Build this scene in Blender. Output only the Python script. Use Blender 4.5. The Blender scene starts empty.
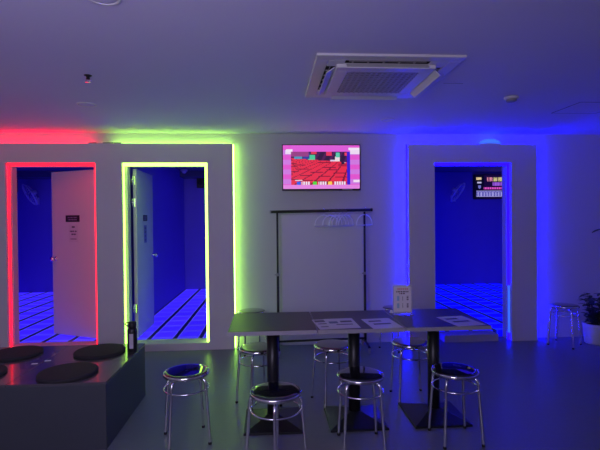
import bpy, bmesh, math, random
from mathutils import Vector, Matrix
random.seed(7)
C = bpy.context.scene
COL = C.collection
PI = math.pi

# ------------------------------------------------------------------ camera
cam_d = bpy.data.cameras.new('camera'); cam = bpy.data.objects.new('camera', cam_d); COL.objects.link(cam)
yaw, pitch, roll = 6.60655163e-02, -1.18084900e-02, -9.61026003e-03
fw = Vector((math.sin(yaw)*math.cos(pitch), math.cos(yaw)*math.cos(pitch), math.sin(pitch)))
rt = Vector((math.cos(yaw), -math.sin(yaw), 0)); up = rt.cross(fw)
r2 = rt*math.cos(roll)+up*math.sin(roll); u2 = -rt*math.sin(roll)+up*math.cos(roll)
m = Matrix((r2, u2, -fw)).transposed().to_4x4(); m.translation = (0, 0, 1.47)
cam.matrix_world = m
cam_d.sensor_width = 36; cam_d.lens = 444.9/600*36; cam_d.clip_start = .05
C.camera = cam

# ------------------------------------------------------------------ world, lights, exposure
w = bpy.data.worlds.new('world'); C.world = w; w.use_nodes = True
w.node_tree.nodes['Background'].inputs[0].default_value = (.20, .17, .30, 1)
w.node_tree.nodes['Background'].inputs[1].default_value = .05
vs = C.view_settings
vs.view_transform = 'Standard'; vs.look = 'None'; vs.exposure = 0; vs.gamma = 1; vs.use_curve_mapping = False

def area(name, loc, rot, sx, sy, power, color):
    l = bpy.data.lights.new(name, 'AREA'); l.shape = 'RECTANGLE'; l.size = sx; l.size_y = sy
    l.energy = power; l.color = color
    o = bpy.data.objects.new(name, l); COL.objects.link(o); o.location = loc; o.rotation_euler = rot
    return o
# added fill lamp behind the viewer, in an invented window opening
area('rear_fill', (-2.3, -3.42, 1.45), (math.radians(90), 0, 0), 3.4, 2.0, 11, (.86, .70, 1))
# added fill lamp close to the camera, with no display behind it
area('camera_fill', (-.7, -.25, 1.75), (math.radians(107), 0, math.radians(16)), 1.6, 1.0, 43, (.72, .65, 1))
# blue area lamps just below the game room ceilings, without fittings
for x, p in ((-3.5, 5), (-.6, 5), (2.9, 10)):
    area('game_room_lamp', (x, 7.4, 2.40), (0, 0, 0), 1.6, 1.6, p*.8, (.03, .01, 1))

RED = (1, .004, .035); GREEN = (.40, 1, .10); BLUE = (.0005, 0, 1)

# ------------------------------------------------------------------ materials
def nodes(name):
    m = bpy.data.materials.new(name); m.use_nodes = True
    nt = m.node_tree; return m, nt, nt.nodes['Principled BSDF']
def mat(name, col, rough=.5, metal=0, bump=0, scale=60, var=0, spec=.5, trans=0, coat=0, sub=None):
    m, nt, b = nodes(name)
    b.inputs['Base Color'].default_value = (*col, 1); b.inputs['Roughness'].default_value = rough
    b.inputs['Metallic'].default_value = metal; b.inputs['Specular IOR Level'].default_value = spec
    b.inputs['Transmission Weight'].default_value = trans; b.inputs['Coat Weight'].default_value = coat
    if bump or var:
        tc = nt.nodes.new('ShaderNodeTexCoord'); n = nt.nodes.new('ShaderNodeTexNoise')
        n.inputs['Scale'].default_value = scale; n.inputs['Detail'].default_value = 4
        nt.links.new(tc.outputs['Object'], n.inputs['Vector'])
        if bump:
            bp = nt.nodes.new('ShaderNodeBump'); bp.inputs['Strength'].default_value = bump; bp.inputs['Distance'].default_value = .01
            nt.links.new(n.outputs['Fac'], bp.inputs['Height']); nt.links.new(bp.outputs['Normal'], b.inputs['Normal'])
        if var:
            mx = nt.nodes.new('ShaderNodeMix'); mx.data_type = 'RGBA'
            mx.inputs[6].default_value = (*[c*(1-var) for c in col], 1); mx.inputs[7].default_value = (*[min(1, c*(1+var)) for c in col], 1)
            nt.links.new(n.outputs['Fac'], mx.inputs[0]); nt.links.new(mx.outputs[2], b.inputs['Base Color'])
    return m
def emit(name, col, s):
    m, nt, b = nodes(name)
    b.inputs['Base Color'].default_value = (.1, .1, .1, 1)
    b.inputs['Emission Color'].default_value = (*col, 1); b.inputs['Emission Strength'].default_value = s
    return m
def attr_mat(name, glow=0, rough=.4):
    m, nt, b = nodes(name)
    a = nt.nodes.new('ShaderNodeAttribute'); a.attribute_name = 'Col'
    b.inputs['Roughness'].default_value = rough
    if glow:
        b.inputs['Base Color'].default_value = (.01, .01, .01, 1)
        nt.links.new(a.outputs['Color'], b.inputs['Emission Color']); b.inputs['Emission Strength'].default_value = glow
    else: nt.links.new(a.outputs['Color'], b.inputs['Base Color'])
    return m
M_wall = mat('wall_paint', (.62, .59, .60), .75, bump=.05, scale=90, var=.02)
M_portal = mat('portal_paint', (.66, .62, .63), .7, bump=.05, scale=70, var=.02)
M_ceil = mat('ceiling_paint_bounce_tint', (.71, .65, .86), .8, bump=.04, scale=80, var=.02)  # blue LED bounce is tinted and lightened into this paint
M_floor = mat('vinyl_floor', (.15, .16, .185), .37, bump=.04, scale=25, var=.07, spec=.5)
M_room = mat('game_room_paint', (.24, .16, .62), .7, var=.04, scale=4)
M_roomceil = mat('game_room_ceiling', (.12, .12, .2), .8)
M_door = mat('door_laminate', (.62, .6, .66), .45, var=.02, scale=10)
M_jamb = mat('sill_wood', (.5, .48, .5), .6, var=.05)
M_chrome = mat('chrome', (.92, .90, .92), .09, 1)
M_vinyl = mat('seat_vinyl', (.012, .012, .018), .06, spec=1, coat=.7)
M_rubber = mat('rubber', (.01, .01, .01), .6)
M_black = mat('black_steel', (.014, .014, .017), .38, bump=.03, scale=200)
M_top = mat('tabletop_laminate', (.036, .038, .042), .36, bump=.02, scale=120, var=.08)
M_edge = mat('tabletop_edge', (.34, .32, .35), .5)
M_box = mat('box_laminate', (.050, .056, .068), .5, var=.06, scale=8)
M_boxtop = mat('box_top_laminate', (.085, .08, .09), .22, coat=.35, bump=.03, scale=60, var=.05)
M_cush = mat('cushion_felt', (.020, .018, .022), .85, bump=.35, scale=160, var=.2)
M_white = mat('white_plastic', (.72, .70, .72), .4)
M_hanger = mat('hanger_plastic', (.95, .95, .97), .35)
M_board = mat('board_white', (.70, .69, .71), .45, var=.02, scale=3)
M_grey = mat('grey_plastic', (.35, .33, .34), .5)
M_darkvoid = mat('vent_dark', (.012, .012, .014), .8)
M_gap = mat('panel_gap', (.03, .03, .035), .8)
M_leaf = mat('leaf', (.022, .05, .018), .45, var=.3, scale=30)
M_stem = mat('stem', (.05, .04, .02), .7)
M_soil = mat('soil', (.03, .02, .015), .95, bump=.5)
M_label = mat('bottle_label', (.55, .5, .55), .4)
M_acrylic = mat('acrylic', (.9, .9, .95), .08, trans=.85)
M_paint = attr_mat('printed_sheet', 0, .35)
M_screen = attr_mat('screen_glow', 1.0)
E_red = emit('led_red', (1, .003, .014), 4.8); E_green = emit('led_green', (.45, 1, .09), 6); E_blue = emit('led_blue', (.002, 0, 1), 17); E_blueh = emit('blue_pale_streak', (.03, .13, 1), 1.2)
E_redc = emit('led_red_cove', RED, 18); E_greenc = emit('led_green_cove', GREEN, 15); E_greens = emit('led_green_side', GREEN, 12); E_bluec = emit('led_blue_cove', BLUE, 105); E_blues = emit('led_blue_side', BLUE, 50)
E_blob = emit('blue_glow_blob', (.04, .15, 1), 1.1)

def tile_mat(name, base, line, s):
    """glowing 30 cm floor tiles: dark joints, thin paler rims"""
    m, nt, b = nodes(name)
    N = nt.nodes.new; L = nt.links.new
    geo = N('ShaderNodeNewGeometry'); sep = N('ShaderNodeSeparateXYZ'); L(geo.outputs['Position'], sep.inputs[0])
    def mth(op, a, bb=None, c=None):
        n = N('ShaderNodeMath'); n.operation = op
        for i, v in enumerate((a, bb, c)):
            if v is None: continue
            if isinstance(v, (int, float)): n.inputs[i].default_value = v
            else: L(v, n.inputs[i])
        return n.outputs[0]
    def dist(o, off):   # distance from the nearest joint in metres
        f = mth('FRACT', mth('DIVIDE', mth('ADD', o, off), .3))
        return mth('MULTIPLY', mth('MINIMUM', f, mth('SUBTRACT', 1.0, f)), .3)
    dx = dist(sep.outputs['X'], 30.0+.245); dy = dist(sep.outputs['Y'], 30.02)
    dark = mth('MAXIMUM', mth('LESS_THAN', dx, .026), mth('LESS_THAN', dy, .006))
    rim = mth('MAXIMUM', mth('LESS_THAN', dx, .035), mth('LESS_THAN', dy, .022))
    # per tile variation
    fx = mth('FLOOR', mth('DIVIDE', mth('ADD', sep.outputs['X'], 30.245), .3)); fy = mth('FLOOR', mth('DIVIDE', mth('ADD', sep.outputs['Y'], 30.02), .3))
    cb = N('ShaderNodeCombineXYZ'); L(fx, cb.inputs[0]); L(fy, cb.inputs[1])
    wn = N('ShaderNodeTexWhiteNoise'); L(cb.outputs[0], wn.inputs['Vector'])
    mx = N('ShaderNodeMix'); mx.data_type = 'RGBA'; mx.inputs[6].default_value = (*base, 1); mx.inputs[7].default_value = (*line, 1); L(rim, mx.inputs[0])
    m2 = N('ShaderNodeMix'); m2.data_type = 'RGBA'; L(mx.outputs[2], m2.inputs[6]); m2.inputs[7].default_value = (.001, .001, .02, 1); L(dark, m2.inputs[0])
    L(m2.outputs[2], b.inputs['Emission Color'])
    st = mth('MULTIPLY', mth('ADD', mth('MULTIPLY', wn.outputs[0], .35), .8), s); L(st, b.inputs['Emission Strength'])
    b.inputs['Base Color'].default_value = (.02, .02, .03, 1); b.inputs['Roughness'].default_value = .35
    return m
T_a = tile_mat('led_tiles', (.035, .012, 1.0), (.09, .07, 1.0), 1.1)
T_b = tile_mat('led_tiles_blue', (.001, 0, 1.0), (.01, .03, 1.2), 1.25)

# ------------------------------------------------------------------ geometry helpers
def box(bm, x0, x1, y0, y1, z0, z1, mi=0):
    v = [bm.verts.new((x, y, z)) for z in (z0, z1) for y in (y0, y1) for x in (x0, x1)]
    for q in ((0, 2, 3, 1), (4, 5, 7, 6), (0, 1, 5, 4), (2, 6, 7, 3), (0, 4, 6, 2), (1, 3, 7, 5)):
        f = bm.faces.new([v[i] for i in q]); f.material_index = mi
    return v
def lathe(bm, prof, seg=32, c=(0, 0, 0), axis='Z', smooth=True, mi=0):
    rings = []
    for r, z in prof:
        ring = []
        if r < 1e-6:
            p = (0, 0, z); ring = [p]
        else:
            ring = [(r*math.cos(2*PI*k/seg), r*math.sin(2*PI*k/seg), z) for k in range(seg)]
        vs_ = []
        for p in ring:
            if axis == 'Y': p = (p[0], p[2], -p[1])
            if axis == 'X': p = (p[2], p[0], p[1])
            vs_.append(bm.verts.new((p[0]+c[0], p[1]+c[1], p[2]+c[2])))
        rings.append(vs_)
    for a, b in zip(rings, rings[1:]):
        for k in range(seg):
            k2 = (k+1) % seg
            if len(a) == 1 and len(b) == 1: continue
            if len(a) == 1: f = bm.faces.new((a[0], b[k], b[k2]))
            elif len(b) == 1: f = bm.faces.new((a[k], a[k2], b[0]))
            else: f = bm.faces.new((a[k], a[k2], b[k2], b[k]))
            f.smooth = smooth; f.material_index = mi
def tube(bm, pts, r, seg=10, closed=False, cap=True, mi=0):
    pts = [Vector(p) for p in pts]; n = len(pts); rings = []
    nrm = None
    for i, p in enumerate(pts):
        if closed: t = (pts[(i+1) % n]-pts[i-1]).normalized()
        else: t = (pts[min(i+1, n-1)]-pts[max(i-1, 0)]).normalized()
        if nrm is None: nrm = t.orthogonal().normalized()
        nrm = (nrm-t*nrm.dot(t)).normalized(); bi = t.cross(nrm)
        rr = r[i] if isinstance(r, (list, tuple)) else r
        rings.append([bm.verts.new(p+nrm*rr*math.cos(2*PI*k/seg)+bi*rr*math.sin(2*PI*k/seg)) for k in range(seg)])
    pairs = list(zip(rings, rings[1:]))
    if closed: pairs.append((rings[-1], rings[0]))
    for a, b in pairs:
        for k in range(seg):
            f = bm.faces.new((a[k], a[(k+1) % seg], b[(k+1) % seg], b[k])); f.smooth = True; f.material_index = mi
    if cap and not closed:
        bm.faces.new(rings[0][::-1]); bm.faces.new(rings[-1])
def circle(cx, cy, cz, r, n=32, ax='Z'):
    o = []
    for k in range(n):
        a = 2*PI*k/n
        if ax == 'Z': o.append((cx+r*math.cos(a), cy+r*math.sin(a), cz))
        elif ax == 'Y': o.append((cx+r*math.cos(a), cy, cz+r*math.sin(a)))
    return o
def obj(name, bm, mats, parent=None, bevel=0, loc=None, rot=None):
    bmesh.ops.recalc_face_normals(bm, faces=bm.faces)
    me = bpy.data.meshes.new(name); bm.to_mesh(me); bm.free()
    for mm in (mats if isinstance(mats, (list, tuple)) else [mats]): me.materials.append(mm)
    o = bpy.data.objects.new(name, me); COL.objects.link(o)
    if parent: o.parent = parent
    if loc: o.location = loc
    if rot: o.rotation_euler = rot
    if bevel:
        b = o.modifiers.new('bevel', 'BEVEL'); b.width = bevel; b.segments = 2; b.limit_method = 'ANGLE'
    return o
NB = bmesh.new
def tag(o, label, cat, group=None):
    o['label'] = label; o['category'] = cat
    if group: o['group'] = group
    return o
def thing(name, label, cat, loc=(0, 0, 0), rz=0, group=None):
    o = bpy.data.objects.new(name, None); COL.objects.link(o); o.empty_display_size = .05
    o.location = loc; o.rotation_euler = (0, 0, rz); return tag(o, label, cat, group)
def struct(name, bm, mats, parent=None, bevel=0):
    o = obj(name, bm, mats, parent, bevel)
    if not parent: o['kind'] = 'structure'
    return o
def dup(root, loc, rz, label, group=None):
    r = root.copy(); COL.objects.link(r); r.location = loc; r.rotation_euler = (0, 0, rz); r['label'] = label
    if group: r['group'] = group
    for ch in list(root.children):
        c = ch.copy(); COL.objects.link(c); c.parent = r
        for g in list(ch.children):
            d = g.copy(); COL.objects.link(d); d.parent = c
    return r
def lin(c):
    return tuple(((v/255)/12.92 if v/255 <= .04045 else ((v/255+.055)/1.055)**2.4) for v in c)
def pixels(name, wd, ht, nx, ny, fn, material, parent=None, plane='XZ', off=(0, 0, 0)):
    """flat printed/lit sheet, one small face per cell; fn(u,v)->sRGB with v=0 at the top/far side"""
    bm = NB(); lay = bm.loops.layers.float_color.new('Col')
    V = [[None]*(nx+1) for _ in range(ny+1)]
    for j in range(ny+1):
        for i in range(nx+1):
            a = (i/nx-.5)*wd; b = (.5-j/ny)*ht
            V[j][i] = bm.verts.new((a+off[0], off[1], b+off[2]) if plane == 'XZ' else (a+off[0], b+off[1], off[2]))
    for j in range(ny):
        for i in range(nx):
            f = bm.faces.new((V[j+1][i], V[j+1][i+1], V[j][i+1], V[j][i]))
            c = lin(fn((i+.5)/nx, (j+.5)/ny))
            for l in f.loops: l[lay] = (*c, 1)
    me = bpy.data.meshes.new(name); bm.to_mesh(me); bm.free(); me.materials.append(material)
    o = bpy.data.objects.new(name, me); COL.objects.link(o)
    if parent: o.parent = parent
    return o

# ------------------------------------------------------------------ the shell
XL, XR, YB, YF, ZC = -4.4, 4.7, -3.6, 5.22, 2.48
bm = NB(); box(bm, XL-.1, XR+.1, YB-.1, 5.32, -.1, 0); struct('floor', bm, M_floor)
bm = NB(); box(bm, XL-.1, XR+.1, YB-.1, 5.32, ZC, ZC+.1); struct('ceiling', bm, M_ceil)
bm = NB(); box(bm, XL-.1, XL, YB, 5.22, 0, ZC); struct('wall_left', bm, M_wall)
bm = NB(); box(bm, XR, XR+.1, YB, 5.22, 0, ZC); struct('wall_right', bm, M_wall)
# wall behind the viewer with an invented, unseen window opening
bm = NB()
for a in ((XL, -4.1, 0, ZC), (-.5, XR, 0, ZC), (-4.1, -.5, 0, .4), (-4.1, -.5, 2.4, ZC)): box(bm, a[0], a[1], YB-.1, YB, a[2], a[3])
struct('wall_front', bm, M_wall)
bm = NB()
for a in ((-4.1, -.5, .4, .46), (-4.1, -.5, 2.34, 2.4), (-4.1, -4.04, .46, 2.34), (-.56, -.5, .46, 2.34), (-2.33, -2.27, .46, 2.34)): box(bm, a[0], a[1], YB-.08, YB-.02, a[2], a[3])
struct('added_window_1', bm, M_black)  # frame of the added, unseen window around the rear fill lamp
# far wall with three door openings
RO, GO, BO = (-2.903, -1.97), (-1.63, -.74), (1.95, 2.855)
bm = NB()
xs = [(XL, RO[0], 0, ZC), (RO[1], GO[0], 0, ZC), (GO[1], BO[0], 0, ZC), (BO[1], XR, 0, ZC)]
for a in xs: box(bm, a[0], a[1], 5.22, 5.32, a[2], a[3])
for o_ in (RO, GO, BO): box(bm, o_[0], o_[1], 5.22, 5.32, 2.10, ZC)
for o_ in (RO, GO): box(bm, o_[0], o_[1], 5.22, 5.32, 0, .08)
struct('wall_back', bm, M_wall)
# boxed-out surrounds (portals) around the doors
PY, PT = 5.104, 2.344
RP, GP, BP = (-2.909, -1.944), (-1.658, -.709), (1.924, 2.857)
bm = NB()
for a in ((XL, RP[0], 0, PT), (RP[1], GP[0], 0, PT), (GP[1], -.423, 0, PT), (RP[0], RP[1], 2.13, PT), (GP[0], GP[1], 2.13, PT), (RP[0], RP[1], 0, .08), (GP[0], GP[1], 0, .08)):
    box(bm, a[0], a[1], PY, 5.22, a[2], a[3])
struct('trim_1', bm, M_portal)
bm = NB()
for a in ((1.615, BP[0], 0, PT), (BP[1], 3.172, 0, PT), (BP[0], BP[1], 2.125, PT)):
    box(bm, a[0], a[1], PY, 5.22, a[2], a[3])
struct('trim_2', bm, M_portal)
# game rooms
FAR = 9.15; HF = .08; HC = 2.44
bm = NB(); box(bm, -5.3, .62, 5.32, FAR, 0, HF); struct('floor_game_room', bm, T_a)
bm = NB(); box(bm, .62, 5.6, 5.32, FAR, 0, HF); struct('floor_game_room', bm, T_b)
bm = NB(); box(bm, -5.3, 5.6, 5.32, FAR, HC, HC+.1); struct('ceiling_game_room', bm, M_roomceil)
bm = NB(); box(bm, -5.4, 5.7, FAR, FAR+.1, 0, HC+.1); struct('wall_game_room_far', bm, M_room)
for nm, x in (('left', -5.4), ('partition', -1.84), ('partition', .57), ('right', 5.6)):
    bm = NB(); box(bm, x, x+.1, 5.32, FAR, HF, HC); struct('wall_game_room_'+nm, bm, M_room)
bm = NB()   # dark bulkhead along the far ceilings
box(bm, -5.3, .57, 8.75, FAR, HC-.12, HC); struct('trim_3', bm, M_roomceil)

# ------------------------------------------------------------------ doors
d = thing('door_1', 'x', 'x', (-1.985, 5.345, HF+.01), math.atan2(.345, -.708)); d['kind'] = 'structure'
del d['label']; del d['category']
bm = NB(); box(bm, 0, .79, -.04, 0, 0, 1.995); obj('door_leaf', bm, M_door, d, .002)
def handle(parent, x, y, z, s):
    bm = NB(); lathe(bm, [(0, 0), (.026, 0), (.026, .008), (.012, .012), (.012, .04), (.027, .046), (.03, .06), (.024, .072), (0, .075)], 20, (0, 0, 0), 'Y')
    o = obj('door_handle', bm, M_chrome, parent, loc=(x, y, z))
    if s < 0: o.scale = (1, -1, 1)
    return o
handle(d, .73, 0, .93, 1)
def door_plate(u, v):
    if v > .5 and .18 < u < .82 and .58 < v < .74 and int(u*60) % 4: return (150, 130, 160)
    if .15 < u < .85 and .25 < v < .45 and int(u*60) % 5: return (140, 120, 150)
    return (14, 10, 20)
# (local +y faces the viewer, so the sheets are turned round to read the right way)
p = pixels('door_sign', .23, .08, 40, 12, door_plate, M_paint, d); p.rotation_euler = (0, 0, PI); p.location = (.44, .003, 1.42); p['label'] = 'black plate with two lines of pale lettering'
def notice(u, v):
    if (.08 < v < .16 and .35 < u < .65) or (.34 < v < .42 and .12 < u < .88 and int(u*20) % 4) or (.50 < v < .58 and .2 < u < .8 and int(u*22) % 5) or (.8 < v < .84 and .15 < u < .85): return (60, 50, 80)
    return (200, 195, 205)
p = pixels('paper_notice', .15, .21, 24, 24, notice, M_paint, d); p.rotation_euler = (0, 0, PI); p.location = (.43, .003, 1.24)
d = thing('door_2', 'x', 'x', (-1.572, 5.36, HF+.01), math.radians(90.8)); d['kind'] = 'structure'
del d['label']; del d['category']
bm = NB(); box(bm, 0, .76, 0, .04, 0, 1.995); obj('door_leaf', bm, M_door, d, .002)
handle(d, .70, 0, .93, -1)
for z in (1.86, 1.60, .35):
    bm = NB(); tube(bm, [(-.012, .045, z-.05), (-.012, .045, z+.05)], .008); box(bm, -.004, 0, .005, .05, z-.05, z+.05)
    obj('hinge', bm, M_chrome, d)
p = pixels('door_sign', .20, .075, 40, 12, door_plate, M_paint, d); p.location = (.36, -.003, 1.42)
def notice2(u, v):
    return (60, 50, 80) if (int(v*9) % 2 and .2 < u < .8 and int(u*14) % 3) else (120, 115, 190)
p = pixels('paper_notice', .13, .22, 14, 18, notice2, M_paint, d); p.location = (.36, -.003, 1.22)

# step in front of the blue room
bm = NB(); box(bm, 2.04, 2.70, 5.125, 5.315, 0, .082)
tag(obj('door_step', bm, M_jamb, None, .004), 'low grey step on the floor in the blue lit doorway', 'step')

# ------------------------------------------------------------------ LED strips
def strip(name, boxes, material, label):
    bm = NB()
    for b_ in boxes: box(bm, *b_)
    return tag(obj(name, bm, material), label, 'led strip')
def inner(o, z0, z1, t=.028):   # runs round the middle of the reveal
    a, b_ = 5.150, 5.174
    return [(o[0]+.001, o[0]+.012, a, b_, z0, z1), (o[1]-t, o[1]-.001, a, b_, z0, z1), (o[0]+.012, o[1]-t, a, b_, z1-t, z1-.001)]
strip('led_strip', inner(RP, .082, 2.13), E_red, 'red glowing LED strip lining the inside of the left doorway')
strip('led_strip', inner(GP, .082, 2.13, .034), E_green, 'yellow-green glowing LED strip lining the inside of the middle doorway')
bl_in = inner(BP, .002, 2.125); bl_in[1] = (BP[1]-.02, BP[1]-.001, 5.150, 5.174, .66, 2.125); bl_in.append((BP[1]-.02, BP[1]-.001, 5.150, 5.174, .002, .09)); bl_in.append((BP[1]-.014, BP[1]-.001, 5.150, 5.174, .09, .66, 1))  # the lower right stretch is a paler, weaker blue
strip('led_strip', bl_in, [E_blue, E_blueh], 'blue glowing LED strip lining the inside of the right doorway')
strip('led_strip', [(XL+.02, -2.0, 5.165, 5.18, PT+.001, PT+.011)], E_redc, 'red glowing LED strip on top of the surround above the left doorway')
strip('led_strip', [(-1.78, -.43, 5.165, 5.18, PT+.001, PT+.011)], E_greenc, 'yellow-green glowing LED strip on top of the surround above the middle doorway')
strip('led_strip', [(-.422, -.412, 5.155, 5.18, .003, PT-.002)], E_greens, 'yellow-green vertical LED strip down the outer side of the middle doorway surround')
strip('led_strip', [(1.63, 3.16, 5.165, 5.18, PT+.001, PT+.011)], E_bluec, 'blue glowing LED strip on top of the surround above the right doorway')
strip('led_strip', [(1.604, 1.614, 5.165, 5.18, .003, PT-.002)], E_blues, 'blue vertical LED strip down the left outer side of the right doorway surround')
strip('led_strip', [(3.173, 3.183, 5.165, 5.18, .003, PT-.002)], E_bluec, 'blue vertical LED strip down the right outer side of the right doorway surround')
for (x0, x1, lb) in ((-2.02, -1.93, 'small black cable clump on the surround top where red glow ends'), (-1.86, -1.66, 'short black cable on the surround top where green glow begins')):
    bm = NB(); n_ = 9; tube(bm, [(x0+(x1-x0)*k/n_, 5.116+.006*math.sin(k*2), PT+.006+.004*math.sin(k*3.1)) for k in range(n_+1)], .005, 6)
    tag(obj('cable', bm, M_rubber), lb, 'cable')
# glowing dome in the shape of a lamp's wall glow above the blue doorway
t = thing('lamp_glow', 'light blue lamp glow shaped as a small dome above the right doorway near the ceiling', 'lamp glow', (2.62, 5.15, PT))
bm = NB(); lathe(bm, [(0, 0), (.132, 0), (.132, .006), (0, .006)], 40); obj('glow_dome_base', bm, M_white, t).scale = (1, .4, 1)
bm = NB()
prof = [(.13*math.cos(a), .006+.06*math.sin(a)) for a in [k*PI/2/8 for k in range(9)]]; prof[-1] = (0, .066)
lathe(bm, prof, 40); obj('glow_dome', bm, E_blob, t).scale = (1, .4, 1)

# ------------------------------------------------------------------ television
def tv_pic(u, v):
    rnd = random.random
    if not (.10 < u < .88 and .14 < v < .90):
        c = (222, 92, 214)
        if u < .10 or u > .88:
            c = (205, 120, 222) if int(v*9) % 2 else (224, 84, 205)
            if .12 < v < .2 and (.03 < u < .11 or u > .86): c = (235, 215, 240)
        if v < .14 and .04 < u < .12 and v > .1: c = (240, 225, 245)
        if v < .12 and u > .85 and v > .06: c = (240, 225, 245)
        if v > .9: c = (226, 130, 222)
        if u > .92 and .8 < v < .86: c = (240, 220, 240)
        return c
    if u > .83: return (58, 22, 205)
    if v > .84:
        for a, c in ((.175, (35, 90, 235)), (.385, (80, 215, 60)), (.585, (250, 205, 80))):
            if a < u < a+.055: return c
        for a, b_ in ((.24, .35), (.455, .56), (.655, .82)):
            if a < u < b_ and v < .9: return (235, 225, 240) if int(u*96) % 3 else (200, 60, 110)
    if .79 < v < .82 and .16 < u < .25: return (240, 220, 230)
    hz = .30+.12*(u-.1)
    if v < hz:
        blobs = ((.13, .2, .2, .06, (150, 60, 130)), (.2, .28, .05, .05, (70, 150, 190)), (.30, .24, .04, .07, (40, 60, 160)), (.37, .30, .05, .07, (70, 200, 150)),
                 (.40, .18, .04, .03, (220, 50, 80)), (.26, .16, .03, .03, (230, 50, 80)), (.60, .18, .035, .06, (225, 50, 90)), (.71, .22, .025, .05, (90, 200, 170)),
                 (.71, .33, .03, .07, (235, 215, 220)), (.65, .37, .04, .03, (220, 200, 230)), (.82, .2, .02, .04, (230, 60, 90)))
        for a, b_, ra, rb, c in blobs:
            if abs(u-a) < ra and abs(v-b_) < rb: return c
        return (45, 18, 60) if int(u*30+v*9) % 3 else (80, 25, 85)
    if .72 < u < .83 and v < .45 and (u-.78)**2*9+(v-.36)**2 < .006: return (30, 15, 60)
    if abs(u-.80) < .012 and .26 < v < .40: return (225, 215, 235)
    dz = 1/(v-.05); gx = ((u-.95)*dz*4.2) % 1; gy = (dz*4.4+u*.8) % 1
    if gx < .13 or gy < .13: return (120, 14, 50)
    return (228, 42, 72)
t = thing('television', 'wall television with pink bordered game screen above the clothes rack', 'television', (.598, 5.22, 2.076))
bm = NB(); box(bm, -.458, .458, -.07, -.03, -.267, .267); obj('bezel', bm, M_black, t, .004)
bm = NB(); box(bm, -.2, .2, -.03, -.001, -.15, .15); obj('wall_bracket', bm, M_black, t)
s_ = pixels('screen', .895, .505, 96, 54, tv_pic, M_screen, t, off=(0, -.0715, .004))
bm = NB(); box(bm, .24, .36, -.0725, -.0705, -.262, -.256); obj('sticker', bm, M_white, t)

# ------------------------------------------------------------------ board and clothes rack
bm = NB(); vv = box(bm, .125, 1.085, 5.185, 5.2, .003, 1.53)
tag(obj('display_board', bm, M_board, None, .003), 'tall white board leaning on the wall behind the clothes rack', 'board')
RX0, RX1, RY, RZ = .073, 1.062, 4.98, 1.565
t = thing('clothes_rack', 'black metal garment rail on castors standing below the television', 'clothes rack', (0, RY, 0))
bm = NB(); tube(bm, [(.0, 0, RZ-.005), (1.145, 0, RZ+.01)], .0165, 14); obj('top_rail', bm, M_black, t)
for x, n in ((0, -1), (1.145, 1)):
    bm = NB(); lathe(bm, [(0, -.008*1), (.019, -.008), (.019, .008), (0, .008)], 14, (x, 0, RZ-.005+(x > 0)*.015), 'X'); obj('end_cap', bm, M_grey if x == 0 else M_black, t)
for x in (RX0+.002, RX1):
    bm = NB(); tube(bm, [(x, 0, .09), (x+(.012 if x < .5 else -.008)*0, 0, .86)], .0145, 12); obj('post', bm, M_black, t)
    bm = NB(); tube(bm, [(x, 0, .86), (x, 0, RZ-.012)], .0115, 12); obj('post', bm, M_black, t)
    bm = NB(); lathe(bm, [(.0175, 0), (.0195, .004), (.0195, .026), (.013, .032)], 16, (x, 0, .842)); tube(bm, [(x-.035, -.004, .857), (x-.01, -.004, .857)], .006); obj('collar', bm, M_grey, t)
    bm = NB(); tube(bm, [(x, -.21, .062), (x, -.19, .075), (x, 0, .085), (x, .13, .075), (x, .145, .062)], .013, 10); obj('foot', bm, M_black, t)
    for y in (-.21, .145):
        bm = NB(); lathe(bm, [(0, -.011), (.02, -.011), (.024, -.007), (.024, .007), (.02, .011), (0, .011)], 20, (x, y, .0245), 'X')
        tube(bm, [(x-.016, y, .027), (x-.016, y, .055), (x, y, .062), (x+.016, y, .055), (x+.016, y, .027)], .004, 6); obj('castor', bm, M_grey, t)
bm = NB(); tube(bm, [(RX0, 0, .105), (RX1, 0, .12)], .012, 10); obj('cross_bar', bm, M_black, t)
def strip_sign(u, v): return (120, 115, 130) if (.3 < v < .75 and int(u*40) % 3) else (18, 18, 22)
p = pixels('rail_label', .19, .018, 60, 5, strip_sign, M_paint, t, off=(.77, -.0185, RZ+.003))
# hangers
def make_hanger():
    t = thing('clothes_hanger', 'x', 'hanger', (0, 0, 0), 0, 'white hangers on the clothes rack')
    bm = NB(); wd, hh = .215, .112
    arc = [(wd*math.cos(a), 0, -.165+hh*math.sin(a)) for a in [k*PI/24 for k in range(25)]]
    tube(bm, arc+[(-wd, 0, -.172), (wd, 0, -.172)], (.0068), 6, closed=True); obj('hanger_arm', bm, M_hanger, t)
    bm = NB(); hk = [(.0, 0, -.047), (0, 0, -.03)]+[(.0225*math.cos(a)+.0, 0, .0+.0225*math.sin(a)) for a in [(-60+k*22)*PI/180 for k in range(11)]]
    tube(bm, hk, .0022, 6); obj('hook', bm, M_chrome, t)
    return t
h0 = make_hanger()
hx = [(323.5, 56), (330.5, 58), (335.5, 62), (339, 60), (342.5, 62), (346, 58), (365, 54)]
hl = ['white plastic clothes hanger at the left end of the bunch', 'second white clothes hanger from the left end of the bunch', 'third white clothes hanger from the left end of the bunch', 'third white clothes hanger from the right end of the bunch', 'second white clothes hanger from the right end of the bunch', 'white plastic clothes hanger at the right end of the bunch', 'white plastic clothes hanger apart from the others beside the right post']
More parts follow.
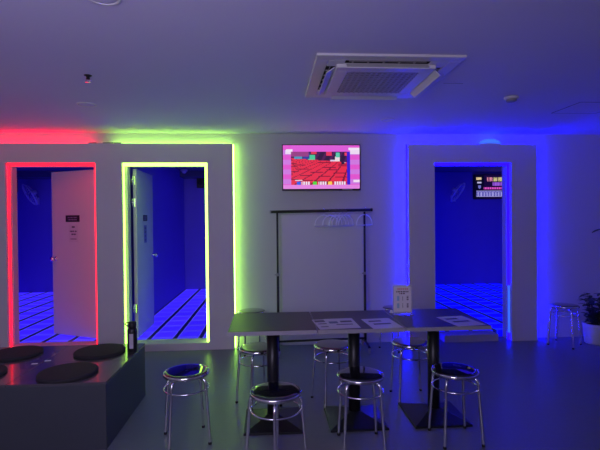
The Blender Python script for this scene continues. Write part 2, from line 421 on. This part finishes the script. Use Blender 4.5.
for i, (px, ang) in enumerate(hx):
    X = (px-270)/445*1.0*4.98
    lb = hl[i] or 'white plastic clothes hanger within the middle of the bunch on the rail'
    zz = RZ-.005+.013*X+.0015
    if i == 0: h0.location = (X, RY, zz); h0.rotation_euler = (0, 0, math.radians(ang)); h0['label'] = lb
    else:
        o = dup(h0, (X, RY, zz), math.radians(ang), lb)
    if i == 0: continue
    o['group'] = 'white hangers on the clothes rack' if hl[i] else 'white hangers in the middle of the bunch'

# ------------------------------------------------------------------ tables
def make_table(label):
    t = thing('square_table', label, 'table', (0, 0, 0), 0, 'square tables pushed together in a row')
    h = .2945
    bm = NB(); box(bm, -h, h, -.2975, .2975, .708, .735); o = obj('tabletop', bm, M_top, t, .001)
    bm = NB(); e = .0015
    for a in ((-h-e, h+e, -.2975-e, -.2975), (-h-e, h+e, .2975, .2975+e), (-h-e, -h, -.2975, .2975), (h, h+e, -.2975, .2975)): box(bm, *a, .7075, .7345)
    obj('edge_band', bm, M_edge, o)
    bm = NB(); lathe(bm, [(.0, .05), (.043, .05), (.043, .70), (0, .70)], 28); obj('column', bm, M_black, t)
    bm = NB(); box(bm, -.15, .15, -.03, .03, .696, .708); box(bm, -.03, .03, -.15, .15, .696, .7079); obj('top_bracket', bm, M_black, t)
    bm = NB()
    lo = [(-.205, -.205), (.205, -.205), (.205, .205), (-.205, .205)]
    r0 = [bm.verts.new((x, y, 0)) for x, y in lo]; r1 = [bm.verts.new((x, y, .014)) for x, y in lo]; r2_ = [bm.verts.new((x*.22, y*.22, .068)) for x, y in lo]
    bm.faces.new(r0[::-1]); bm.faces.new(r2_)
    for a, b_ in ((r0, r1), (r1, r2_)):
        for k in range(4): bm.faces.new((a[k], a[(k+1) % 4], b_[(k+1) % 4], b_[k]))
    obj('base_plate', bm, M_black, t, .002)
    return t
tb = make_table('dark topped square pedestal table at the left end of the row')
tb.location = (.006, 3.238, 0)
dup(tb, (.604, 3.234, 0), 0, 'dark topped square pedestal table in the middle of the row under the papers')
dup(tb, (1.202, 3.236, 0), 0, 'dark topped square pedestal table at the right end of the row')

# ------------------------------------------------------------------ stools
def make_stool():
    t = thing('round_stool', 'x', 'stool', (0, 0, 0), 0, 'round chrome stools')
    R = .148
    bm = NB(); lathe(bm, [(0, .452), (R-.006, .452), (R-.003, .458), (R-.010, .464), (R-.03, .4665), (0, .468)], 48); obj('seat', bm, M_vinyl, t)
    bm = NB(); lathe(bm, [(R-.012, .442), (R+.001, .440), (R+.0045, .444), (R+.0045, .457), (R+.001, .461), (R-.003, .461), (R-.006, .452), (R-.012, .442)], 48); obj('seat_rim', bm, M_chrome, t)
    bm = NB(); lathe(bm, [(0, .441), (R-.011, .441), (R-.011, .451), (0, .451)], 40); obj('underside', bm, M_black, t)
    for k in range(4):
        a = PI/4+k*PI/2; c, s = math.cos(a), math.sin(a)
        prof = [(.035, .431), (.10, .431), (.130, .428), (.147, .415), (.153, .39), (.182, .02), (.183, .012)]
        bm = NB(); tube(bm, [(r*c, r*s, z) for r, z in prof], .0095, 12); lg = obj('leg', bm, M_chrome, t)
        bm = NB(); lathe(bm, [(0, 0), (.0105, 0), (.0115, .003), (.0112, .013), (.009, .015)], 14, (.1825*c, .1825*s, 0)); obj('rubber_foot', bm, M_rubber, lg)
    bm = NB(); tube(bm, circle(0, 0, .353, .147, 48), .0055, 8, closed=True); obj('foot_ring', bm, M_chrome, t)
    return t
st = make_stool()
stools = [
 ((-.575, 3.025), 18, 'chrome stool with a dark round seat standing alone left of the tables'),
 ((.020, 2.625), 42, 'chrome stool with a black round seat in front of the left table'),
 ((.575, 2.862), -1, 'chrome stool with a dark round seat in front of the middle table'),
 ((1.218, 2.885), 2, 'chrome stool with a dark blue round seat in front of the right table'),
 ((-.110, 3.545), 30, 'chrome stool with a greenish reflecting seat half under the left table'),
 ((.490, 3.560), 18, 'chrome stool with a grey looking seat behind the middle table column'),
 ((1.135, 3.580), 0, 'chrome stool with a half blue, half grey looking seat behind the right table column'),
 ((-.215, 4.985), 20, 'chrome stool against the wall beside the yellow-green glowing edge'),
 ((1.41, 4.975), 40, 'chrome stool by the wall, mostly hidden behind the tables and table sign'),
 ((3.365, 4.90), 38, 'chrome stool against the right wall beside the potted plant')]
for i, ((x, y), a, lb) in enumerate(stools):
    if i == 0: st.location = (x, y, 0); st.rotation_euler = (0, 0, math.radians(a)); st['label'] = lb
    else: dup(st, (x, y, 0), math.radians(a), lb)

# ------------------------------------------------------------------ boxes, cushions and bottle
t = thing('storage_bench', 'low dark boxy bench with a four panel top in the left corner', 'bench', (-1.686, 3.373, 0))
bm = NB(); box(bm, -.618, .618, -.447, .447, .0, .424); obj('bench_body', bm, M_box, t, .003)
for sx in (-.3105, .3105):
    for sy in (-.225, .225):
        bm = NB(); box(bm, sx-.309, sx+.309, sy-.2235, sy+.2235, .4243, .44); obj('top_panel', bm, M_boxtop, t, .0012)
cl = [((-1.38, 3.103), 'round dark cushion lying nearest the tables at the front of the low bench'), ((-1.35, 3.588), 'round dark cushion lying beside the black bottle'),
      ((-2.0, 3.12), 'round dark cushion cut off by the left edge of the photo'), ((-1.99, 3.592), 'round dark cushion at the rear left of the low bench')]
bm = NB(); lathe(bm, [(0, 0), (.182, 0), (.188, .004), (.189, .014), (.184, .021), (.172, .023), (0, .024)], 56)
c0 = tag(obj('round_cushion', bm, M_cush), 'x', 'cushion', 'round cushions on the low bench')
for i, ((x, y), lb) in enumerate(cl):
    o = c0 if i == 0 else c0.copy()
    if i: COL.objects.link(o)
    o.location = (x, y, .4402); o['label'] = lb
for (x, y, a, lb) in ((-1.722, 3.343, .15, 'small pale tab on the bench top, nearer of the two'), (-1.66, 3.408, .2, 'small pale tab on the bench top, farther of the two')):
    bm = NB(); box(bm, -.020, .020, -.009, .009, 0, .003)
    tag(obj('plastic_tab', bm, M_white, None, .001, (x, y, .4403), (0, 0, a)), lb, 'tab', 'pale tabs on the low bench')
t = thing('drinks_bottle', 'black drinks bottle with a carry loop standing on the rear corner of the low bench', 'bottle', (-1.097, 3.58, .4402))
bm = NB(); lathe(bm, [(0, 0), (.034, 0), (.037, .004), (.037, .165), (.034, .180), (.025, .195), (0, .196)], 32); obj('bottle_body', bm, M_black, t)
bm = NB(); lathe(bm, [(.0, .192), (.028, .192), (.030, .2), (.030, .232), (.026, .238), (0, .238)], 28); obj('lid', bm, M_rubber, t)
bm = NB(); tube(bm, [(-.029, 0, .205), (-.045, 0, .208), (-.052, 0, .22), (-.047, 0, .232), (-.028, 0, .234)], .0045, 8); obj('carry_loop', bm, M_rubber, t)
bm = NB()
for k in range(8):
    a0, a1 = [math.radians(-112+(k+j)*6) for j in (0, 1)]
    v = [bm.verts.new((.0376*math.cos(a), .0376*math.sin(a), z)) for a, z in ((a0, .035), (a1, .035), (a1, .15), (a0, .15))]; bm.faces.new(v)
obj('bottle_label', bm, M_label, t)['label'] = 'pale printed panel on the bottle'

# ------------------------------------------------------------------ papers and sign
def sheet_menu(k):
    def fn(u, v):
        if k == 0:   # pictures and text
            if .06 < u < .40 and .10 < v < .3: return (60, 50, 80)
            if .5 < u < .9 and .12 < v < .22: return (70, 60, 90)
            if .1 < u < .5 and .42 < v < .5: return (40, 36, 60)
            if .55 < u < .85 and .4 < v < .62: return (90, 110, 150)
            if .1 < u < .9 and .72 < v < .78: return (80, 70, 90)
            return (196, 190, 202)
        if k == 1:
            if .14 < u < .6 and .20 < v < .33: return (30, 26, 46)
            if .22 < u < .78 and .50 < v < .62: return (34, 30, 50)
            if .1 < u < .9 and .78 < v < .8: return (110, 105, 125)
            return (205, 200, 210)
        if .12 < u < .42 and .3 < v < .5: return (50, 80, 120)
        if .5 < u < .9 and .25 < v < .4: return (40, 36, 50)
        if .3 < u < .85 and .6 < v < .68: return (60, 56, 70)
        return (200, 195, 205)
    return fn
def paper(x, y, rz, k, lb, z, w_=.21, h_=.297):
    o = pixels('paper_sheet', w_, h_, 20, 24, sheet_menu(k), M_paint, None, 'XY'); o.location = (x, y, z); o.rotation_euler = (0, 0, rz)
    s = o.modifiers.new('thickness', 'SOLIDIFY'); s.thickness = .0008; s.offset = -1
    return tag(o, lb, 'paper', 'printed sheets on the tables')
paper(.412, 3.10, math.radians(6), 0, 'printed sheet on the middle table, leftmost one of the overlapping pair', .7362)
paper(.492, 3.105, math.radians(2), 2, 'printed sheet with blue pictures overlapping the leftmost paper', .7378)
paper(.772, 3.082, math.radians(5), 1, 'printed sheet with two dark bars between the paper pair and the table sign', .7362)
paper(1.345, 3.095, math.radians(8), 1, 'printed sheet with two dark bars alone on the right table', .7362)
def sign_pic(u, v):
    if u < .04 or u > .96 or v < .03 or v > .97: return (170, 160, 190)
    if .10 < v < .16 and .2 < u < .8 and int(u*30) % 3: return (215, 140, 150)
    if .21 < v < .255 and .18 < u < .82 and int(u*32) % 4: return (70, 36, 60)
    if .28 < v < .31 and .34 < u < .66 and int(u*32) % 4: return (110, 70, 90)
    for j, vv_ in enumerate((.48, .75)):
        if abs(v-vv_) < .09:
            if abs(u-.27) < .06: return (150, 185, 215)
            if abs(u-.52) < .03 and int(v*40) % 3: return (60, 40, 70)
            if abs(u-.78) < .04 and int(v*44) % 3: return (90, 70, 100)
    return (222, 214, 222)
t = thing('table_sign', 'upright white menu sign in a clear stand on the tables', 'sign', (1.002, 3.345, .7355), math.radians(-4))
bm = NB(); box(bm, -.075, .075, -.035, .035, 0, .004); box(bm, -.07, .07, -.008, .008, .004, .018); obj('stand_base', bm, M_acrylic, t, .001)
bm = NB(); box(bm, -.073, .073, -.002, .002, .012, .228); obj('sign_panel', bm, M_white, t)
pixels('printed_sheet', .140, .205, 30, 44, sign_pic, M_paint, t, off=(0, -.003, .120))
bm = NB(); lathe(bm, [(0, 0), (.012, 0), (.013, .004), (.008, .02), (0, .024)], 14)
tag(obj('white_cap', bm, M_white, None, 0, (.935, 3.42, .7355)), 'tiny white cap just left behind the table sign', 'cap')

# ------------------------------------------------------------------ air conditioner
CX, CY = .757, 3.155
t = thing('ceiling_air_conditioner', 'square white air conditioner cassette in the ceiling above the tables', 'air conditioner', (CX, CY, ZC))
def ring(bm, o, i, z0, z1):
    box(bm, -o, o, -o, -i, z0, z1); box(bm, -o, o, i, o, z0, z1); box(bm, -o, -i, -i, i, z0, z1); box(bm, i, o, -i, i, z0, z1)
bm = NB(); H_ = .468
box(bm, -H_, H_, -H_, -.385, -.017, 0); box(bm, -H_, H_, .385, H_, -.017, 0); box(bm, -H_, -.385, -.385, .385, -.017, 0); box(bm, .385, H_, -.385, .385, -.017, 0)
for sx in (-1, 1):
    for sy in (-1, 1):
        box(bm, *sorted((sx*.275, sx*.385)), *sorted((sy*.275, sy*.385)), -.017, 0)
obj('panel_frame', bm, M_white, t, .006)
bm = NB(); box(bm, -.384, .384, -.384, .384, -.006, 0); obj('duct_backing', bm, M_darkvoid, t)
bm = NB(); ring(bm, .325, .24, -.040, -.008); obj('grille_surround', bm, M_white, t, .006)
bm = NB(); box(bm, -.24, .24, -.24, .24, -.034, -.026, 0)
n = 13
for k in range(n):
    x = -.24+.48*(k+.5)/n; box(bm, x-.006, x+.006, -.24, .24, -.0405, -.034, 1)
    y = -.24+.48*(k+.5)/n; box(bm, -.24, .24, y-.006, y+.006, -.040, -.034, 1)
obj('intake_grille', bm, [M_darkvoid, M_grey], t)
for k, ang in enumerate((0, 90, 180, 270)):
    bm = NB(); box(bm, -.265, .265, -.066, 0, -.0035, .0035)
    o = obj('louvre_flap', bm, M_white, t, .002)
    a = math.radians(ang); dr = {0: 38, 90: 44, 180: 28, 270: 34}[ang]
    o.matrix_local = Matrix.Rotation(a, 4, 'Z') @ Matrix.Translation((0, -.329, -.018)) @ Matrix.Rotation(math.radians(dr), 4, 'X')
    bm = NB()
    for q in range(5): box(bm, -.23+q*.1, -.22+q*.1, -.38, -.335, -.014, -.006)
    box(bm, -.25, .25, -.36, -.355, -.012, -.006)
    bl_ = obj('vane', bm, M_grey, t); bl_.rotation_euler = (0, 0, a)

# ------------------------------------------------------------------ ceiling fittings
def downlight(x, y, lb, r=.08):
    t = thing('recessed_downlight', lb, 'ceiling light', (x, y, ZC), 0, 'unlit recessed ceiling lights')
    bm = NB(); lathe(bm, [(r, 0), (r, -.003), (r*.93, -.007), (r*.80, -.006), (r*.78, 0)], 36); obj('trim_ring', bm, M_white, t)
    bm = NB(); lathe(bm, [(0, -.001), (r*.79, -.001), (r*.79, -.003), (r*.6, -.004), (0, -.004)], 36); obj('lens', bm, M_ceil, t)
downlight(-.742, 2.06, 'unlit round ceiling light cut by the top edge of the photo')
downlight(-1.565, 3.95, 'unlit round ceiling light above and between the red and green doorways')
downlight(1.20, 4.47, 'unlit round ceiling light in front of the wall between television and blue doorway', .07)
t = thing('smoke_detector', 'round white smoke detector on the ceiling right of the air conditioner', 'smoke detector', (2.027, 3.62, ZC))
bm = NB(); lathe(bm, [(.058, 0), (.058, -.012), (.05, -.018), (0, -.018)], 32); obj('detector_base', bm, M_white, t)
bm = NB(); lathe(bm, [(.044, -.017), (.042, -.032), (.03, -.038), (0, -.039)], 32); obj('detector_cap', bm, M_grey, t)
t = thing('fire_sprinkler', 'small dark sprinkler head on the ceiling above the doorways', 'sprinkler', (-1.246, 3.17, ZC))
bm = NB(); lathe(bm, [(.026, 0), (.026, -.003), (.012, -.010), (.010, -.028), (0, -.028)], 24); obj('body', bm, M_black, t)
bm = NB(); tube(bm, [(-.010, 0, -.02), (-.016, 0, -.035), (0, 0, -.046), (.016, 0, -.035), (.010, 0, -.02)], .003, 6); lathe(bm, [(0, -.046), (.020, -.046), (.020, -.048), (0, -.048)], 20); obj('deflector', bm, M_chrome, t)
t = thing('access_panel', 'square access hatch outlined in the ceiling near the right edge', 'hatch', (2.95, 3.95, ZC))
bm = NB(); g = .006
for a in ((-.225, .225, -.205, -.205+g), (-.225, .225, .205-g, .205), (-.225, -.225+g, -.205, .205), (.225-g, .225, -.205, .205)): box(bm, a[0], a[1], a[2], a[3], -.0015, 0)
obj('panel_joint', bm, M_gap, t)
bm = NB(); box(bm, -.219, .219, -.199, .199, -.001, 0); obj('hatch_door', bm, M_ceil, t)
t2 = NB(); box(t2, 1.30, 1.45, 3.255, 3.259, ZC-.001, ZC)
tag(obj('ceiling_slot', t2, M_gap), 'short thin dark slot in the ceiling beside the air conditioner', 'slot')

# ------------------------------------------------------------------ game room fittings
def wall_fan(x, z, tilt, yw, lb):
    t = thing('wall_fan', lb, 'fan', (x, FAR, z), 0, 'wall fans in the game rooms')
    bm = NB(); box(bm, -.05, .05, -.03, 0, -.20, -.06); tube(bm, [(0, -.03, -.13), (0, -.09, -.12), (0, -.13, -.04), (0, -.14, 0)], .016, 10); obj('wall_bracket', bm, M_white, t)
    hd = Matrix.Translation((0, -.2, 0)) @ Matrix.Rotation(yw, 4, 'Z') @ Matrix.Rotation(tilt, 4, 'X')
    bm = NB(); lathe(bm, [(0, -.02), (.04, -.02), (.05, 0), (.05, .06), (.035, .1), (0, .1)], 24, (0, 0, 0), 'Y'); a = obj('motor', bm, M_white, t); a.matrix_local = hd
    bm = NB()
    tube(bm, circle(0, -.03, 0, .225, 48, 'Y'), .011, 6, closed=True)
    for r, y in ((.18, -.062), (.12, -.075), (.06, -.082)): tube(bm, circle(0, y, 0, r, 36, 'Y'), .0022, 4, closed=True)
    for k in range(28):
        a_ = 2*PI*k/28; c, s = math.cos(a_), math.sin(a_)
        tube(bm, [(.05*c, -.082, .05*s), (.14*c, -.075, .14*s), (.20*c, -.055, .20*s), (.225*c, -.03, .225*s)], .0028, 4)
        tube(bm, [(.05*c, .05, .05*s), (.16*c, .03, .16*s), (.225*c, -.03, .225*s)], .0016, 4)
    lathe(bm, [(0, -.092), (.045, -.09), (.052, -.082), (.045, -.078), (0, -.078)], 24, (0, 0, 0), 'Y')
    g_ = obj('grille', bm, M_hanger, t); g_.matrix_local = hd
    bm = NB()
    for k in range(3):
        a_ = 2*PI*k/3; pts = []
        for (rr, w0, w1) in ((.03, -.2, .2), (.10, -.45, .45), (.17, -.42, .38), (.195, -.15, .2)):
            pts.append([(rr*math.cos(a_+q), -.035+.02*(q/.45), rr*math.sin(a_+q)) for q in (w0, (w0+w1)/2, w1)])
        V = [[bm.verts.new(p_) for p_ in row] for row in pts]
        for i in range(3):
            for j in range(2): bm.faces.new((V[i][j], V[i][j+1], V[i+1][j+1], V[i+1][j])).smooth = True
    bb = obj('fan_blades', bm, M_room, t); bb.matrix_local = hd
    s = bb.modifiers.new('thickness', 'SOLIDIFY'); s.thickness = .003
wall_fan(-4.62, 2.02, math.radians(30), math.radians(-52), 'white wall fan inside the room behind the red doorway')
wall_fan(3.84, 2.02, math.radians(35), math.radians(55), 'white wall fan inside the room behind the blue doorway')
def wall_speaker(x, y, z, lb, s=1):
    t = thing('wall_speaker', lb, 'speaker', (x, y, z), 0)
    bm = NB(); box(bm, -.07*s, .07*s, -.10, 0, -.11*s, .11*s); obj('cabinet', bm, M_black, t, .008)
    bm = NB(); lathe(bm, [(.05*s, -.101), (.045*s, -.105), (.02, -.102), (0, -.104)], 24, (0, 0, 0), 'Y'); obj('speaker_cone', bm, M_rubber, t)
wall_speaker(-1.40, FAR, 2.24, 'black wall speaker high in the room behind the green doorway')
wall_speaker(-5.06, FAR, 2.20, 'black wall speaker high in the room behind the red doorway', 1.2)
t = thing('dome_camera', 'small white dome camera on the ceiling behind the green doorway', 'camera', (-1.63, 8.6, HC))
bm = NB(); lathe(bm, [(.065, 0), (.065, -.025), (.055, -.03), (0, -.03)], 28); obj('camera_housing', bm, M_white, t)
bm = NB(); lathe(bm, [(.042, -.029), (.038, -.05), (.022, -.066), (0, -.071)], 28); obj('camera_dome', bm, M_hanger, t)
def mon_pic(u, v):
    n_ = math.sin(u*97.3+v*53.1)*43758.5; n_ -= math.floor(n_)
    if .03 < u < .14 and .10 < v < .20: return (230, 205, 150) if n_ > .2 else (170, 140, 120)
    if .05 < u < .14 and .30 < v < .36: return (190, 185, 225)
    if (abs(u-.10) < .035 and .44 < v < .60 and abs(u-.10) < (.60-v)*.5): return (110, 110, 190)
    if .26 < u < .9 and .10 < v < .28:
        return ((200, 190, 130) if u > .40 else (215, 130, 160)) if (int(u*52) % 5 and n_ > .12) else (40, 20, 60)
    if .38 < u < .72 and .32 < v < .46: return (150, 90, 215) if int(u*60) % 4 else (90, 40, 160)
    if .19 < u < .92 and .53 < v < .60: return (235, 90, 200) if int(u*60) % 3 else (120, 30, 120)
    if .03 < u < .95 and .66 < v < .92:
        if v < .69 or v > .89 or int(u*48) % 3 == 0 and v > .72: return (165, 160, 225)
        return (110, 105, 190) if n_ > .4 else (70, 66, 150)
    if .2 < u < .9: return (22, 6, 50)
    return (6, 4, 26)
t = thing('monitor', 'wall screen listing game text, half hidden inside the blue lit room', 'screen', (4.79, FAR, 2.125), 0)
bm = NB(); box(bm, -.52, .52, -.07, -.001, -.26, .26); obj('bezel', bm, M_black, t, .004)
pixels('screen', 1.01, .50, 100, 48, mon_pic, M_screen, t, off=(0, -.072, 0))

# ------------------------------------------------------------------ plant
t = thing('potted_plant', 'leafy dark plant in a white pot at the right edge', 'plant', (3.765, 4.93, 0))
bm = NB(); lathe(bm, [(0, 0), (.105, 0), (.115, .01), (.13, .2), (.137, .235), (.128, .235), (.122, .20), (0, .2)], 36); obj('pot', bm, M_white, t)
bm = NB(); lathe(bm, [(0, .201), (.121, .201), (.10, .212), (0, .216)], 24); obj('soil', bm, M_soil, t)
def leaf(bm, p, d, L, W, droop=.3):
    p = Vector(p); d = Vector(d).normalized(); s = d.cross(Vector((0, 0, 1)))
    if s.length < .1: s = Vector((1, 0, 0))
    s.normalize(); n_ = s.cross(d)
    rows = []
    for k in range(6):
        f = k/5; wv = W*math.sin(PI*min(.97, f*.9+.08))**.8; c = p+d*L*f+Vector((0, 0, -droop*L*f*f))
        rows.append([bm.verts.new(c-s*wv*.5+n_*wv*.12), bm.verts.new(c), bm.verts.new(c+s*wv*.5+n_*wv*.12)])
    for a, b_ in zip(rows, rows[1:]):
        for j in (0, 1): bm.faces.new((a[j], a[j+1], b_[j+1], b_[j])).smooth = True
sb = NB(); lb_ = NB()
for k in range(11):
    a = random.uniform(0, 2*PI); sp = random.uniform(.04, .15); h = random.uniform(.24, .42)
    pts = [(.03*math.cos(a), .03*math.sin(a), .2)]
    for q in range(1, 6):
        f = q/5; pts.append((math.cos(a)*(.03+sp*f), math.sin(a)*(.03+sp*f), .2+h*f))
    tube(sb, pts, [.006-.0008*i for i in range(6)], 5)
    for q in range(1, 6):
        for _ in range(3):
            b_ = random.uniform(0, 2*PI); leaf(lb_, pts[q], (math.cos(b_), math.sin(b_), random.uniform(-.1, .7)), random.uniform(.07, .12), random.uniform(.035, .05))
# broad leaf leaning to the left, and one tall stem
leaf(lb_, (-.03, -.05, .22), (-.9, -.35, .78), .30, .09, .15)
tall = [(.02, .02, .2), (.13, .02, .5), (.20, 0, .85), (.18, -.02, 1.15), (.09, -.03, 1.33)]
tube(sb, tall, [.008, .007, .006, .005, .004], 6)
for p_, d_ in (((.18, -.02, 1.15), (.8, .2, .4)), ((.19, 0, 1.0), (.9, -.3, .3)), ((.09, -.03, 1.33), (-.95, -.1, -.05)), ((.11, -.03, 1.30), (.3, .5, .6)), ((.2, 0, .85), (.6, .6, .4))): leaf(lb_, p_, d_, .17, .06, .2)
obj('stem', sb, M_stem, t); lf = obj('foliage', lb_, M_leaf, t)
s = lf.modifiers.new('thickness', 'SOLIDIFY'); s.thickness = .0012
